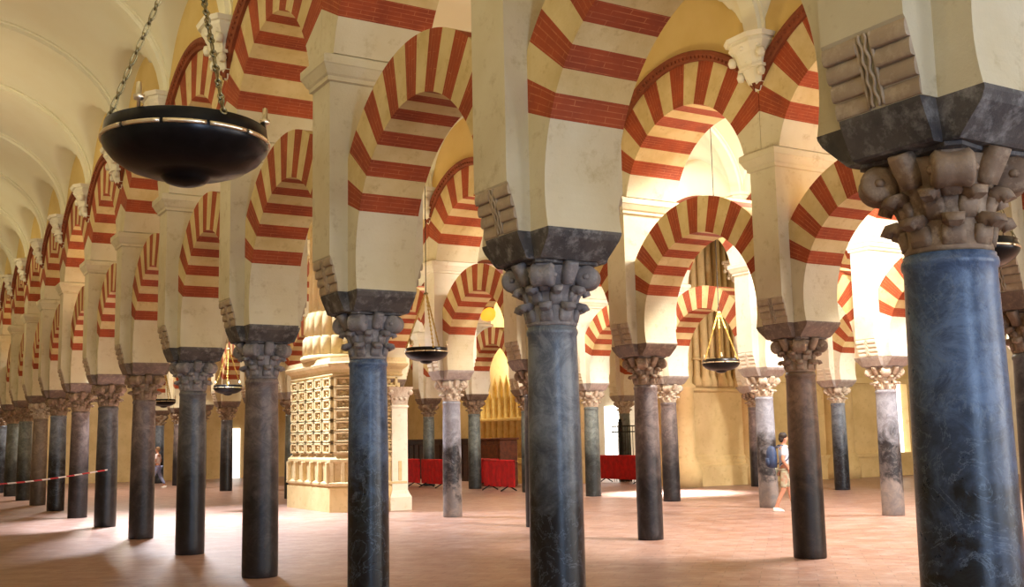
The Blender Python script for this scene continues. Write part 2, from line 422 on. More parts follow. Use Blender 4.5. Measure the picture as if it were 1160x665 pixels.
# ------------------------------------------------------------------ columns
def shaft_mb():
    r = MB()
    prof = [(.196, 0), (.201, .015), (.202, .12), (.201, .6), (.198, 1.2), (.192, 1.8), (.184, 2.25), (.183, 2.34), (.190, 2.352), (.193, 2.37), (.190, 2.388), (.183, 2.395), (.183, HN)]
    r.lathe(prof, n=40); return r
def strip(mbq, ang, pts, w, th):
    """solid curled tongue: pts (r,z,width scale)"""
    ca, sa = math.cos(ang), math.sin(ang); rings = []
    n = len(pts)
    for i, (r, z, ws) in enumerate(pts):
        a = pts[max(i-1, 0)]; c = pts[min(i+1, n-1)]
        tx, tz = c[0]-a[0], c[1]-a[1]; L = math.hypot(tx, tz) or 1; nx, nz = tz/L, -tx/L
        hw = w*ws/2
        ring = []
        for (dw, dn) in ((-1, -.5), (-.9, .3), (-.5, .62), (0, .5), (.5, .62), (.9, .3), (1, -.5)):
            rr = r+nx*dn*th; zz = z+nz*dn*th; t = dw*hw
            ring.append((rr*ca-t*sa, rr*sa+t*ca, zz))
        rings.append(ring)
    mbq.loft(rings, 0, True)
def bell_mb():
    r = MB()
    r.lathe([(.176, 0), (.184, .012), (.184, .03), (.178, .045), (.180, .16), (.196, .28), (.222, .36), (.25, .42)], n=32)
    for i in range(8):
        a = 2*PI*i/8
        strip(r, a, [(.170, .03, 1), (.180, .07, 1.0), (.190, .115, .9)], .105, .03)
        strip(r, a, [(.185, .122, .9), (.215, .142, .95), (.244, .134, .8), (.256, .106, .55)], .10, .048)
    for i in range(8):
        a = 2*PI*(i+.5)/8
        strip(r, a, [(.172, .15, .8), (.185, .20, 1.0), (.202, .238, .9)], .10, .03)
        strip(r, a, [(.195, .242, .9), (.225, .262, .95), (.254, .252, .8), (.266, .222, .5)], .096, .048)
    for i in range(4):
        a = PI/2*i+PI/4
        strip(r, a, [(.20, .25, .8), (.22, .29, 1), (.235, .33, .9)], .11, .05)
        a = PI/2*i
        strip(r, a, [(.205, .30, .9), (.225, .34, 1), (.25, .385, 1.05), (.275, .425, 1), (.285, .445, .9)], .105, .07)
    return r
def volute_mb():
    """scroll at +x corner, axis along y"""
    r = MB(); rings = []
    for y, q in ((-.085, .35), (-.082, .8), (-.065, 1), (-.02, .86), (.02, .86), (.065, 1), (.082, .8), (.085, .35)):
        rings.append([(.268+.088*q*math.cos(2*PI*j/20), y, .345+.088*q*math.sin(2*PI*j/20)) for j in range(20)])
    r.loft(rings, 0, True)
    for s in (-1, 1):
        r.sphere((.272, s*.082, .345), .024, 8)
    st = len(r.v); r.bevbox(.21, .30, -.055, .055, .37, .445, .012)
    return r
def abacus_mb():
    r = MB(); n = 6; ring = []
    for q in range(4):
        a0 = PI/4+q*PI/2; a1 = a0+PI/2
        p0 = Vector((.345*math.cos(a0-.10), .345*math.sin(a0-.10))); p0b = Vector((.345*math.cos(a0+.10), .345*math.sin(a0+.10)))
        p1 = Vector((.345*math.cos(a1-.10), .345*math.sin(a1-.10)))
        ring.append(p0)
        for i in range(n):
            t = i/n; pp = p0b.lerp(p1, t); inw = .03*math.sin(PI*t)
            d = pp.normalized(); ring.append(pp-d*inw)
    r.loft([[(p.x*.9, p.y*.9, .425) for p in ring], [(p.x, p.y, .432) for p in ring], [(p.x, p.y, .45) for p in ring]])
    return r
COLGRP = {1: 'columns of the nearest arcade', 2: 'columns of the second arcade', 3: 'columns of the third arcade', 4: 'columns of the far right arcade'}
ORD = ['zeroth', 'first', 'second', 'third', 'fourth', 'fifth', 'sixth', 'seventh', 'eighth', 'ninth', 'tenth', 'eleventh', 'twelfth', 'thirteenth', 'fourteenth', 'fifteenth', 'sixteenth']
ARC = {1: 'nearest arcade', 2: 'second arcade back', 3: 'third arcade back', 4: 'fourth arcade back'}
LOOK = {'blue': 'blue-grey veined marble', 'blue2': 'slate-blue marble', 'dark': 'dark grey marble', 'purple': 'purplish grey granite', 'brown': 'brown granite', 'white': 'pale mottled marble', 'green': 'green-grey marble', 'beige': 'beige-grey marble'}
STYLE = {(1,0): ('blue','cap_brown','imp_dark'), (1,1): ('blue','cap_brown','imp_dark'), (1,2): ('blue2','cap_grey','imp_dark'), (1,3): ('blue','cap_grey','imp_dark'), (1,4): ('purple','cap_grey','imp_dark'),
 (1,5): ('dark','cap_grey','imp_dark'), (1,6): ('purple','cap_brown','imp_brown'), (1,7): ('dark','cap_brown','imp_brown'), (1,8): ('purple','cap_brown','imp_brown'), (1,9): ('blue2','cap_brown','imp_brown'),
 (1,10): ('beige','cap_white','imp_brown'), (1,11): ('green','cap_brown','imp_brown'), (1,12): ('green','cap_brown','imp_brown'),
 (2,1): ('dark','cap_brown','imp_brown'), (2,2): ('brown','cap_brown','imp_brown'), (2,3): ('purple','cap_brown','imp_brown'), (2,4): ('dark','cap_brown','imp_brown'), (2,5): ('white','cap_white','imp_pale'),
 (2,8): ('green','cap_brown','imp_pale'),
 (3,1): ('white','cap_white','imp_pale'), (3,2): ('white','cap_white','imp_pale'), (3,3): ('purple','cap_white','imp_pale'), (3,4): ('green','cap_white','imp_pale'), (3,5): ('green','cap_brown','imp_brown'), (3,6): ('green','cap_brown','imp_brown'), (3,7): ('green','cap_brown','imp_brown'),
 (4,3): ('blue2','cap_white','imp_pale'), (4,4): ('purple','cap_brown','imp_pale')}
def style(a, k):
    if (a, k) in STYLE: return STYLE[(a, k)]
    q = ['dark', 'purple', 'brown', 'green', 'blue2'][(a*5+k*3) % 5]
    return (q, 'cap_brown' if a < 3 else 'cap_white', 'imp_brown' if a < 3 else 'imp_pale')
def vis_index(a, k):
    """how far along the arcade, counted from its first column in view"""
    first = {1: 1, 2: 1, 3: 1, 4: 3}[a]
    return k-first+1
def where(a, k):
    i = vis_index(a, k)
    if i >= 1: return '%s from viewer in %s' % (ORD[i], ARC[a])
    return 'number %d before the first seen, %s' % (1-i, ARC[a])
def in_view(a, k):
    x, y = AX[a], cy(a, k)
    v = Vector((x, y, 3-EYE)); z = v.dot(_F)
    return z > .3 and -60 < 580+F_PX*v.dot(R2)/z < 1330
SWID = {(1, 1): 1.10, (1, 2): .97, (1, 3): 1.0, (1, 4): 1.08, (2, 3): 1.0, (2, 5): 1.0}
def column(a, k):
    st, cp, im = style(a, k)
    root = empty('stone_column', (AX[a], cy(a, k), 0))
    side = {('cap_grey'): 'grey', 'cap_brown': 'brown', 'cap_white': 'whitish'}[cp]
    tag(root, '%s column, %s capital, %s' % (LOOK[st], side, where(a, k)), 'column', COLGRP[a])
    q = SWID.get((a, k), 1.05)
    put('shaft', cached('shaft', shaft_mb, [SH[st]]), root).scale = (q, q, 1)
    c = put('capital', cached('capital', bell_mb, [M[cp]]), root, (0, 0, HN))
    if q > 1.02: c.scale = (1.05, 1.05, 1)
    for q in range(4):
        put('volute', cached('volute', volute_mb, [M[cp]]), c, (0, 0, 0), PI/4+q*PI/2)
    put('abacus', cached('abacus', abacus_mb, [M[im]]), c)
    return root

# piers standing on the capitals (origin at the underside of the impost, z = HC)
def cross(xo, yi, xi, yo):
    """12-point cross: nave arms reach x=+-xo with half width yi; axial arms reach y=+-yo with half width xi"""
    return [(xo,-yi),(xo,yi),(xi,yi),(xi,yo),(-xi,yo),(-xi,yi),(-xo,yi),(-xo,-yi),(-xi,-yi),(-xi,-yo),(xi,-yo),(xi,-yi)]
def impost_mb():
    r = MB()
    L = [(.001, .33, .215, .27, .30), (.012, .345, .222, .28, .315), (.04, .355, .225, .285, .345), (.13, .395, .226, .30, .44), (.17, .41, .226, .307, .462), (.19, .412, .226, .31, .464)]
    r.loft([[(x, y, z) for x, y in cross(a, b, c, d)] for z, a, b, c, d in L])
    return r
def pier_mb():
    r = MB()
    ring = lambda xo, z: [(xo, -.235, z), (xo, .235, z), (-xo, .235, z), (-xo, -.235, z)]
    r.loft([ring(.408, .19), ring(.416, .27), ring(.436, .36), ring(.458, .44), ring(.482, .515), ring(.498, .535), ring(.50, 2.26)])
    return r
def rolls_mb():
    """four stacked carved rolls under the +x face"""
    r = MB()
    for i in range(4):
        x, z = .402+.0235*i, .235+.083*i
        n = 8; rings = []
        for y in (-.2345, -.042, .042, .2345):
            rings.append([(x+.008+.014*math.cos(-PI/2+PI*j/n), y, z+.0415*math.sin(-PI/2+PI*j/n)) for j in range(n+1)]+[(x-.12, y, z+.0415), (x-.12, y, z-.0415)])
        r.loft(rings[:2]); r.loft(rings[2:])
    return r
def braid_mb():
    r = MB()
    for s in (-1, 1):
        r.tube([(.420+.074*t, s*(.014+.007*math.sin(t*7*PI)), .20+.32*t) for t in [i/24 for i in range(25)]], .009, 6)
        r.tube([(.416+.074*t, s*.040, .20+.32*t) for t in [i/8 for i in range(9)]], .009, 6)
    return r
def cornice_mb():
    r = MB()
    ring = lambda d, z: [(.50+d, -.235-d, z), (.50+d, .235+d, z), (-.50-d, .235+d, z), (-.50-d, -.235-d, z)]
    r.loft([ring(0, 2.26), ring(.03, 2.27), ring(.03, 2.31), ring(.05, 2.33), ring(.09, 2.41), ring(.10, 2.42), ring(.10, 2.50), ring(.07, 2.515), ring(.07, 2.52)])
    return r
def pier(a, k, light):
    st, cp, im = style(a, k)
    root = empty('arcade_pier', (AX[a], cy(a, k), HC))
    col = {'imp_dark': 'dark grey', 'imp_brown': 'brownish', 'imp_pale': 'pale grey'}[im]
    tag(root, 'pier with %s impost, on column %s' % (col, where(a, k)), 'pier', 'piers above the columns, '+ARC[a])
    pm = M['plaster_pale'] if light else M['plaster']
    put('impost', cached('impost', impost_mb, [M[im]]), root)
    put('pier_shaft', cached('pier_shaft', pier_mb, [pm]), root)
    rm = M['roll'] if im != 'imp_pale' else M['plaster_pale']
    for rz in (0, PI):
        rr_ = put('roll_corbel', cached('roll_corbel', rolls_mb, [rm]), root, (0, 0, 0), rz)
        put('braid', cached('braid', braid_mb, [rm]), rr_)
    put('cornice', cached('cornice', cornice_mb, [pm]), root)
    return root

# arches --------------------------------------------------------------
def arch_mb(ri, ro, clip, hx, centres, half, step=2.0):
    """ring between ri and ro, clipped at |y|<=clip, thickness +-hx; red where angle is within half of a centre"""
    r = MB()
    lo = centres[0]-half
    bounds = []
    segs = []
    allc = centres+[180-c for c in centres if abs(c-90) > .1]
    allc.sort(); cur = lo
    for c in allc:
        if c-half > cur+.01: segs.append((cur, c-half, 0))
        segs.append((c-half, c+half, 1)); cur = c+half
    def P(th, rad): return (rad*math.cos(th), rad*math.sin(th))
    def outer(th):
        c = abs(math.cos(th)); rad = ro if c*ro <= clip else clip/c
        return rad
    for a0, a1, mi in segs:
        n = max(1, int(round((a1-a0)/step)))
        for i in range(n):
            t0 = math.radians(a0+(a1-a0)*i/n); t1 = math.radians(a0+(a1-a0)*(i+1)/n)
            i0, i1 = P(t0, ri), P(t1, ri); r0, r1 = outer(t0), outer(t1); o0, o1 = P(t0, r0), P(t1, r1)
            for s in (-1, 1):
                x = s*hx
                r.quad((x, i0[0], i0[1]), (x, o0[0], o0[1]), (x, o1[0], o1[1]), (x, i1[0], i1[1]), mi,
                       [(ri+.1, t0*ri), (r0+.1, t0*ri), (r1+.1, t1*ri), (ri+.1, t1*ri)])
            r.quad((-hx, i0[0], i0[1]), (hx, i0[0], i0[1]), (hx, i1[0], i1[1]), (-hx, i1[0], i1[1]), mi,
                   [(-hx, t0*ri), (hx, t0*ri), (hx, t1*ri), (-hx, t1*ri)])
            r.quad((-hx, o0[0], o0[1]), (hx, o0[0], o0[1]), (hx, o1[0], o1[1]), (-hx, o1[0], o1[1]), mi,
                   [(-hx, t0*ri), (hx, t0*ri), (hx, t1*ri), (-hx, t1*ri)])
    return r
def springer_mb(ri, zlow, clip, hx, amax):
    """plain foot of the arch on the +y side, from height zlow up to angle amax"""
    r = MB(); a0 = math.degrees(math.asin(zlow/ri)); n = 12; L = []; 
    for i in range(n+1):
        t = math.radians(a0+(amax-a0)*i/n); iy, iz = ri*math.cos(t), ri*math.sin(t)
        oz = clip*math.tan(t) if t > 0 else iz
        if i == 0: oz = zlow
        oz = max(oz, zlow) if i else zlow
        L.append([(-hx, iy, iz), (hx, iy, iz), (hx, clip, oz), (-hx, clip, oz)])
    r.loft(L)
    return r
LZ, LRI, LRO, LCL, LHX = 3.32, 1.25, 1.78, 1.447, .31
UZ, URI, URO, UCL, UHX = 5.08, 1.38, 2.02, 1.675, .50
LC = [26, 42, 58, 74, 90]; UC = [32.1, 51.4, 70.7, 90]
def low_mb(): return arch_mb(LRI, LRO, LCL, LHX, LC, 4.0)
def up_mb(): return arch_mb(URI, URO, UCL, UHX, UC, 4.9)
def lows_mb(): return springer_mb(LRI, HI-LZ, LCL, LHX, 22)
def ups_mb(): return springer_mb(URI, .30, UCL, UHX, 32.1-4.9)
def hood_mb():
    r = MB(); rings = []; n = 36; am = math.acos(1.665/2.03)
    prof = [(2.0, .47), (2.0, .545), (2.035, .56), (2.06, .565), (2.085, .59), (2.135, .59), (2.15, .57), (2.15, .47)]
    for i in range(n+1):
        t = am+(PI-2*am)*i/n
        rings.append([(-x, rr*math.cos(t) if abs(rr*math.cos(t)) < 1.675 else math.copysign(1.675, math.cos(t)), rr*math.sin(t)) for rr, x in prof])
    r.loft(rings, 0, False, True)
    for i in range(44):                         # dentils under the hood
        t = am+.02+(PI-2*am-.04)*i/43
        if abs(2.06*math.cos(t)) > 1.62: continue
        st = len(r.v); r.box(-.585, -.56, -.014, .014, 2.035, 2.075)
        r.xf(Matrix.Rotation(t-PI/2, 4, 'X'), st)
    return r
def arches(a, k, light, lower=True, upper=True):
    """bay between columns k and k+1"""
    ym = (cy(a, k)+cy(a, k+1))/2; x = AX[a]
    pm = M['plaster_pale'] if light else M['plaster']
    i0 = vis_index(a, k)
    if i0 >= 1: bay = 'between %s and %s columns from viewer, %s' % (ORD[i0], ORD[i0+1], ARC[a])
    elif i0 == 0: bay = 'cut by the frame edge before first column, ' + ARC[a]
    else: bay = 'number %d before the first seen column, %s' % (1-i0, ARC[a])
    if lower:
        r = empty('horseshoe_arch', (x, ym, LZ)); tag(r, 'lower striped horseshoe arch '+bay, 'arch', 'lower arches of the '+ARC[a])
        put('voussoir_ring', cached('low', low_mb, [M['cream'], M['red']]), r)
        for rz in (0, PI): put('springer', cached('lows', lows_mb, [pm]), r, (0, 0, 0), rz)
    if upper:
        r = empty('round_arch', (x, ym, UZ)); tag(r, 'upper striped round arch '+bay, 'arch', 'upper arches of the '+ARC[a])
        put('voussoir_ring', cached('up', up_mb, [M['cream'], M['red']]), r)
        for rz in (0, PI): put('springer', cached('ups', ups_mb, [pm]), r, (0, 0, 0), rz)
        for rz in (0, PI): put('hood_moulding', cached('hood', hood_mb, [M['hood']]), r, (0, 0, 0), rz)
def spandrel_wall(a, ks, bays):
    r = MB(); hx = .50
    for k in bays:
        ym = (cy(a, k)+cy(a, k+1))/2; n = 28; L = []
        for i in range(n+1):
            y = -BAY/2+BAY*i/n; z = UZ+math.sqrt(max(0, (URO-.01)**2-y*y))
            L.append([(-hx, ym+y, z), (hx, ym+y, z), (hx, ym+y, 9.3), (-hx, ym+y, 9.3)])
        r.loft([[(p[0]+AX[a], p[1], p[2]) for p in q] for q in L])
    o = r.build('wall_above_arcade', M['tympanum'] if a < 3 else M['vault']); struct(o)

SKIPLOW = {(2, 6), (4, 4)}; SKIPUP = {(2, 6), (4, 4)}
for a in (1, 2, 3, 4):
    k0, k1 = KR[a]
    for k in range(k0, k1+1):
        if cy(a, k) < -5.5 or cy(a, k) > YEND-.5: continue
        vis = in_view(a, k)
        light = (a == 3) or (a == 4) or (a == 2 and k == 5)  # paler plaster puts the daylight on these piers into the colour
        if (a, k) == (2, 6): pass
        elif vis: column(a, k)
        if vis: pier(a, k, light)
    bays = []
    for k in range(k0, k1):
        if cy(a, k) < -5.5 or cy(a, k+1) > YEND-.5: continue
        if not (in_view(a, k) or in_view(a, k+1)): continue
        arches(a, k, a >= 3, (a, k) not in SKIPLOW, (a, k) not in SKIPUP)
        if (a, k) not in SKIPUP: bays.append(k)
    spandrel_wall(a, None, bays)
#--PART2--
# ------------------------------------------------------------------ carved cathedral pier in the second arcade
def poly_ring(pts, z, d=0):
    """outline pushed out by d (convex polygon)"""
    cx = sum(p[0] for p in pts)/len(pts); cyy = sum(p[1] for p in pts)/len(pts); out = []
    n = len(pts)
    for i in range(n):
        a = Vector(pts[i-1]); b = Vector(pts[i]); c = Vector(pts[(i+1) % n])
        e1 = (b-a).normalized(); e2 = (c-b).normalized()
        n1 = Vector((e1.y, -e1.x)); n2 = Vector((e2.y, -e2.x))
        if n1.dot(b-Vector((cx, cyy))) < 0: n1 = -n1
        if n2.dot(b-Vector((cx, cyy))) < 0: n2 = -n2
        mm = (n1+n2); mm = mm/ (mm.length_squared/2) if mm.length > 1e-6 else n1
        q = b+mm*d; out.append((q.x, q.y, z))
    return out
BX, BY = 9.30, 23.80
root = empty('carved_stone_pier', (10.1, 25.2, 0))
tag(root, 'huge cream limestone pier with rows of carved square panels under clustered shafts', 'carved pier')
OUT = [(-.80, -1.35), (-.40, -1.75), (.72, -1.75), (.72, 1.45), (-.80, 1.45)]
r = MB(); r.loft([poly_ring(OUT, 0, .10), poly_ring(OUT, .54, .10), poly_ring(OUT, .58, .06)]); r.build('plinth', M['lime2'], root)
r = MB(); r.loft([poly_ring(OUT, .58, .07), poly_ring(OUT, .62, .12), poly_ring(OUT, .66, .12), poly_ring(OUT, .70, .05), poly_ring(OUT, 1.12, .05), poly_ring(OUT, 1.15, .09), poly_ring(OUT, 1.20, .09), poly_ring(OUT, 1.30, .0)])
n = 6
for i in range(n):                              # little pilasters of the dado, nave face
    y = -1.30+i*2.70/(n-1); r.bevbox(-.96, -.85, y-.05, y+.05, .68, 1.14, .012)
for i in range(3):
    t = i/2; x, y = -.80+.40*t, -1.35-.40*t
    st = len(r.v); r.bevbox(-.09, .0, -.05, .05, .68, 1.14, .012)
    r.xf(Matrix.Translation((x, y, 0)) @ Matrix.Rotation(PI/4, 4, 'Z'), st)
for i in range(3):
    x = -.30+i*.48; r.bevbox(x-.05, x+.05, -1.87, -1.79, .68, 1.14, .012)
r.build('dado', M['lime'], root)
r = MB(); r.loft([poly_ring(OUT, 1.28, 0), poly_ring(OUT, 3.12, 0)]); r.build('body', M['lime'], root)
def panel(r, Mx, w, h, v):
    """carved square: raised frame with a boss or flower in it; local x outwards"""
    st = len(r.v); f = .045
    r.bevbox(-.01, .085, -w/2, w/2, -h/2, -h/2+f, .01); r.bevbox(-.01, .085, -w/2, w/2, h/2-f, h/2, .01)
    r.bevbox(-.01, .085, -w/2, -w/2+f, -h/2, h/2, .01); r.bevbox(-.01, .085, w/2-f, w/2, -h/2, h/2, .01)
    if v % 3 == 0:
        r.sphere((.02, 0, 0), .05, 8)
        for q in range(4): r.sphere((.02, .065*math.cos(q*PI/2+PI/4), .065*math.sin(q*PI/2+PI/4)), .032, 6)
    elif v % 3 == 1:
        r.sphere((.02, 0, .02), .06, 8, 0, (.9, .8, 1.2)); r.sphere((.02, .05, -.05), .035, 6); r.sphere((.02, -.05, -.05), .035, 6)
    else:
        for q in range(6): r.sphere((.02, .055*math.cos(q*PI/3), .055*math.sin(q*PI/3)), .03, 6)
        r.sphere((.04, 0, 0), .03, 8)
    r.xf(Mx, st)
r = MB(); rows = 7; hh = 1.78/rows
for i in range(rows):
    z = 1.33+hh*(i+.5)
    for j in range(5):
        y = -1.10+j*.56
        if j == 4: y = 1.14
        panel(r, Matrix.Translation((-.80, y, z)) @ Matrix.Rotation(PI, 4, 'Z') @ Matrix.Diagonal((1, 1.9, 1, 1)), .27, hh*.94, i*2+j)
    panel(r, Matrix.Translation((-.60, -1.55, z)) @ Matrix.Rotation(PI*1.25, 4, 'Z') @ Matrix.Diagonal((1, 1.5, 1, 1)), .30, hh*.94, i+1)
    for j in range(2):
        panel(r, Matrix.Translation((-.10+j*.50, -1.75, z)) @ Matrix.Rotation(-PI/2, 4, 'Z') @ Matrix.Diagonal((1, 1.6, 1, 1)), .28, hh*.94, i+j)
r.build('carved_panels', M['lime'], root)
r = MB(); r.loft([poly_ring(OUT, 3.12, .03), poly_ring(OUT, 3.16, .06), poly_ring(OUT, 3.20, .03), poly_ring(OUT, 3.28, .05), poly_ring(OUT, 3.36, .14), poly_ring(OUT, 3.42, .16), poly_ring(OUT, 3.46, .12), poly_ring(OUT, 3.56, .10)])
r.build('cornice', M['lime'], root)
def fluted(r, c, levels, nf=22, amp=.08, n=308):
    rings = []
    for z, R in levels:
        rings.append([(c[0]+(R+amp*abs(math.sin(nf*PI*j/n*1.0))**.6-amp)*math.cos(2*PI*j/n), c[1]+(R+amp*abs(math.sin(nf*PI*j/n))**.6-amp)*math.sin(2*PI*j/n), z) for j in range(n)])
    r.loft(rings, 0, True)
r = MB(); r.lathe([(1.02, 3.56), (1.06, 3.60), (1.06, 3.66), (1.0, 3.70)], (0, 0), 48)
fluted(r, (0, 0), [(3.70, 1.02), (4.10, 1.01), (4.16, .97)])
fluted(r, (0, 0), [(4.16, .97), (4.62, .95), (4.76, .89)], 22)
fluted(r, (0, 0), [(4.76, .87), (7.6, .84)], 22)
fluted(r, (0, 0), [(7.6, .84), (9.2, .98)], 22)
r.build('clustered_shaft', M['lime'], root)
r = MB(); r.lathe([(.26, 3.56), (.28, 3.6), (.26, 3.66), (.17, 3.72), (.16, 3.80), (.22, 3.86), (.25, 3.94), (.20, 4.02), (.13, 4.06), (.13, 4.4), (.17, 4.44), (.15, 4.5), (.13, 4.55), (.13, 6.8)], (-.05, -1.42), 20)
r.build('colonnette', M['lime'], root)
# pale pilaster engaged on its right side, carrying the arcade
root = empty('stone_pilaster', (AX[2]+.10, 23.52, 0))
tag(root, 'narrow pale weathered pilaster with small leafy capital beside the carved pier', 'pilaster')
r = MB(); sq = lambda w, d, z: [(-w, -d, z), (w, -d, z), (w, d, z), (-w, d, z)]
r.loft([sq(.27, .24, 0), sq(.27, .24, .30), sq(.23, .20, .38), sq(.20, .18, .46), sq(.20, .18, 2.36), sq(.23, .2, 2.40), sq(.20, .18, 2.44)])
r.build('shaft', M['plaster_pale'], root)
r = MB(); r.loft([sq(.20, .18, 2.44), sq(.22, .2, 2.6), sq(.29, .26, 2.80), sq(.31, .28, 2.86)])
for s1 in (-1, 1):
    for s2 in (-1, 1): r.sphere((s1*.25, s2*.22, 2.73), .075, 10)
for q in range(-1, 2): r.sphere((q*.13, -.215, 2.58), .045, 8); r.sphere((-.235, q*.12, 2.58), .045, 8)
r.build('capital', M['cap_white'], root)

# ------------------------------------------------------------------ transept mass closing the fourth nave
mb = MB(); mb.box(21.95, 25.2, 26.6, 27.8, 0, 9.3); mb.box(25.2, 32.3, 27.0, 27.8, 0, 9.3); mb.box(32.3, 33.0, 27.0, 27.8, 3.4, 9.3); mb.box(33.0, 36, 27.0, 27.8, 0, 9.3)
struct(mb.build('wall_transept', M['lime2']))
mb = MB()
mb.loft([[(21.9, y, z) , (25.3, y, z), (25.3, 26.7, z), (21.9, 26.7, z)] for y, z in ((26.25, 0), (26.25, .62), (26.33, .66), (26.33, .74), (26.40, .80), (26.40, .90), (26.46, .96), (26.46, 2.92), (26.36, 2.98), (26.36, 3.04), (26.60, 3.22))])
struct(mb.build('trim_1', M['lime2']))
for i, (x, R, y) in enumerate(((21.95, .34, 26.5), (24.75, .40, 26.5), (29.2, .55, 26.95))):
    r = MB(); r.lathe([(R+.16, 0), (R+.16, .5), (R+.10, .58), (R+.10, .72), (R+.04, .80), (R, .92), (R, 3.0), (R+.06, 3.05), (R+.06, 3.12), (R*.9, 3.2), (R*.9, 9.2)], (x, y), 24)
    struct(r.build('trim_%d' % (i+2), M['lime2']))
r = MB()
for i in range(6):
    x = 22.55+i*.33; R = .13 if i % 2 else .09
    r.lathe([(R+.07, 3.10), (R+.07, 3.3), (R+.02, 3.42), (R, 3.5), (R, 9.2)], (x, 26.52-.03*(i % 2)), 14)
    r.lathe([(R+.05, 3.95), (R+.055, 4.0), (R, 4.06)], (x, 26.52-.03*(i % 2)), 14)
struct(r.build('trim_5', M['lime2']))
mb = MB(); mb.box(25.2, 36, 26.85, 27.05, 0, .70); mb.box(25.2, 36, 26.80, 27.05, .70, .82); mb.box(25.2, 36, 26.86, 27.05, 3.3, 3.5)
struct(mb.build('trim_6', M['lime2']))
mb = MB(); mb.box(32.3, 33.0, 27.3, 27.32, 0, 3.4); struct(mb.build('window_1', M['glow']))
mb = MB(); mb.box(30.2, 30.5, 27.8, YEND, 0, 9.3); struct(mb.build('wall_choir', M['plaster_pale']))
mb = MB()
for i in range(3):
    y = 38.0+i*2.5
    mb.box(30.1, 30.18, y, y+1.7, .1, 3.0)
struct(mb.build('window_2', M['glow']))
mb = MB(); mb.box(14.25, 15.05, YEND-.06, YEND-.01, 0, 2.3); struct(mb.build('window_3', M['glow']))

# gilded choir screen and wooden stalls behind the red barriers
root = empty('choir_screen', (20.0, 34.2, 0)); tag(root, 'gilded choir screen of upright reeded panels behind the red barriers', 'screen')
r = MB(); r.box(0, .3, -1.6, 1.9, 0, 3.1); r.build('backing', M['gilt'], root)
r = MB()
for i in range(8):
    y = -1.45+i*.44
    r.lathe([(.10, .9), (.10, 2.2), (.13, 2.22), (.13, 2.32), (.09, 2.36), (.09, 3.5 if 1 < i < 6 else 3.15), (.02, 3.9 if 1 < i < 6 else 3.4)], (-.03, y), 12)
r.build('reeds', M['gilt'], root)
r = MB(); r.bevbox(-.14, .1, -1.6, 1.9, 2.22, 2.34, .02); r.bevbox(-.12, .1, -1.6, 1.9, .7, .9, .02); r.build('rail', M['gilt'], root)
root = empty('choir_stall', (19.8, 40.2, 0)); tag(root, 'low dark wooden choir stall behind the left red barriers', 'stall')
r = MB(); r.box(0, .35, -3.6, 3.4, 0, 1.55)
for i in range(15): r.bevbox(-.05, 0, -3.5+i*.48, -3.1+i*.48, .2, 1.4, .02)
r.build('back', M['darkwood'], root)
r = MB(); r.bevbox(-.1, .45, -3.65, 3.45, 1.55, 1.62, .02); r.build('top_rail', M['darkwood'], root)
root = empty('wooden_booth', (18.6, 32.4, 0)); tag(root, 'square orange-brown wooden booth right of the dark stall', 'booth')
r = MB(); r.bevbox(-.35, .35, -.75, .75, 0, 1.55, .02); r.build('body', M['wood'], root)
r = MB(); r.bevbox(-.4, .4, -.8, .8, 1.55, 1.62, .02); r.build('top', M['wood'], root)
r = MB(); r.bevbox(-.39, -.35, -.6, .6, .3, 1.4, .015); r.build('door_panel', M['wood'], root)
mb = MB(); mb.box(21.4, 21.6, 31.4, YEND, 0, 7.5); struct(mb.build('wall_retrochoir', M['lime2']))

# red cloth-covered barriers
def barrier(x, y0, y1, label, z0=.13, z1=.92):
    root = empty('cloth_barrier', (x, (y0+y1)/2, 0)); h = (y1-y0)/2
    tag(root, label, 'barrier', 'red barriers in front of the choir')
    r = MB(); n = 16; rings = []
    for i in range(n+1):
        y = -h+2*h*i/n; q = .012*math.sin(i*2.1)
        rings.append([(-.03+q, y, z0), (.03+q, y, z0), (.03+q*.4, y, z1), (-.03+q*.4, y, z1)])
    r.loft(rings); r.build('cloth_panel', M['redcloth'], root)
    r = MB(); r.tube([(0, -h, z1), (0, h, z1)], .035, 8); r.build('top_bar', M['redcloth'], root)
    for s in (-1, 1):
        r = MB(); r.tube([(-.28, 0, .02), (-.12, 0, .10), (0, 0, .16), (.12, 0, .10), (.28, 0, .02)], .02, 8); r.tube([(0, 0, .14), (0, 0, .5)], .02, 8)
        r.build('foot', M['iron'], root, (0, s*(h-.35), 0))
barrier(16.9, 28.45, 30.3, 'bright red cloth barrier, rightmost of the left-hand group')
barrier(17.75, 30.9, 32.2, 'red cloth barrier partly hidden behind the mottled pale column')
barrier(16.5, 32.1, 34.0, 'red cloth barrier just left of the mottled pale column')
barrier(16.5, 34.2, 36.6, 'dull red cloth barrier beside the pale pilaster, leftmost of all')
barrier(22.4, 29.1, 31.75, 'bright red cloth barrier in front of the iron railing')
barrier(22.4, 27.95, 28.95, 'short red cloth barrier at the right, half hidden by a dark column', )

# iron railing behind the right-hand barriers
root = empty('iron_railing', (23.0, 31.0, 0)); tag(root, 'black iron railing with one stout post behind the right red barrier', 'railing')
r = MB(); r.bevbox(-.05, .05, -.06, .06, 0, 2.12, .01); r.sphere((0, 0, 2.16), .06, 8); r.build('post', M['iron'], root, (0, .3, 0))
for z in (1.75, 1.95, .25):
    r = MB(); r.box(-.02, .02, -1.2, .8, z-.02, z+.02); r.build('rail', M['iron'], root)
r = MB()
for i in range(14): r.tube([(0, -1.15+i*.145, 0), (0, -1.15+i*.145, 1.98)], .011, 6)
r.build('bars', M['iron'], root)

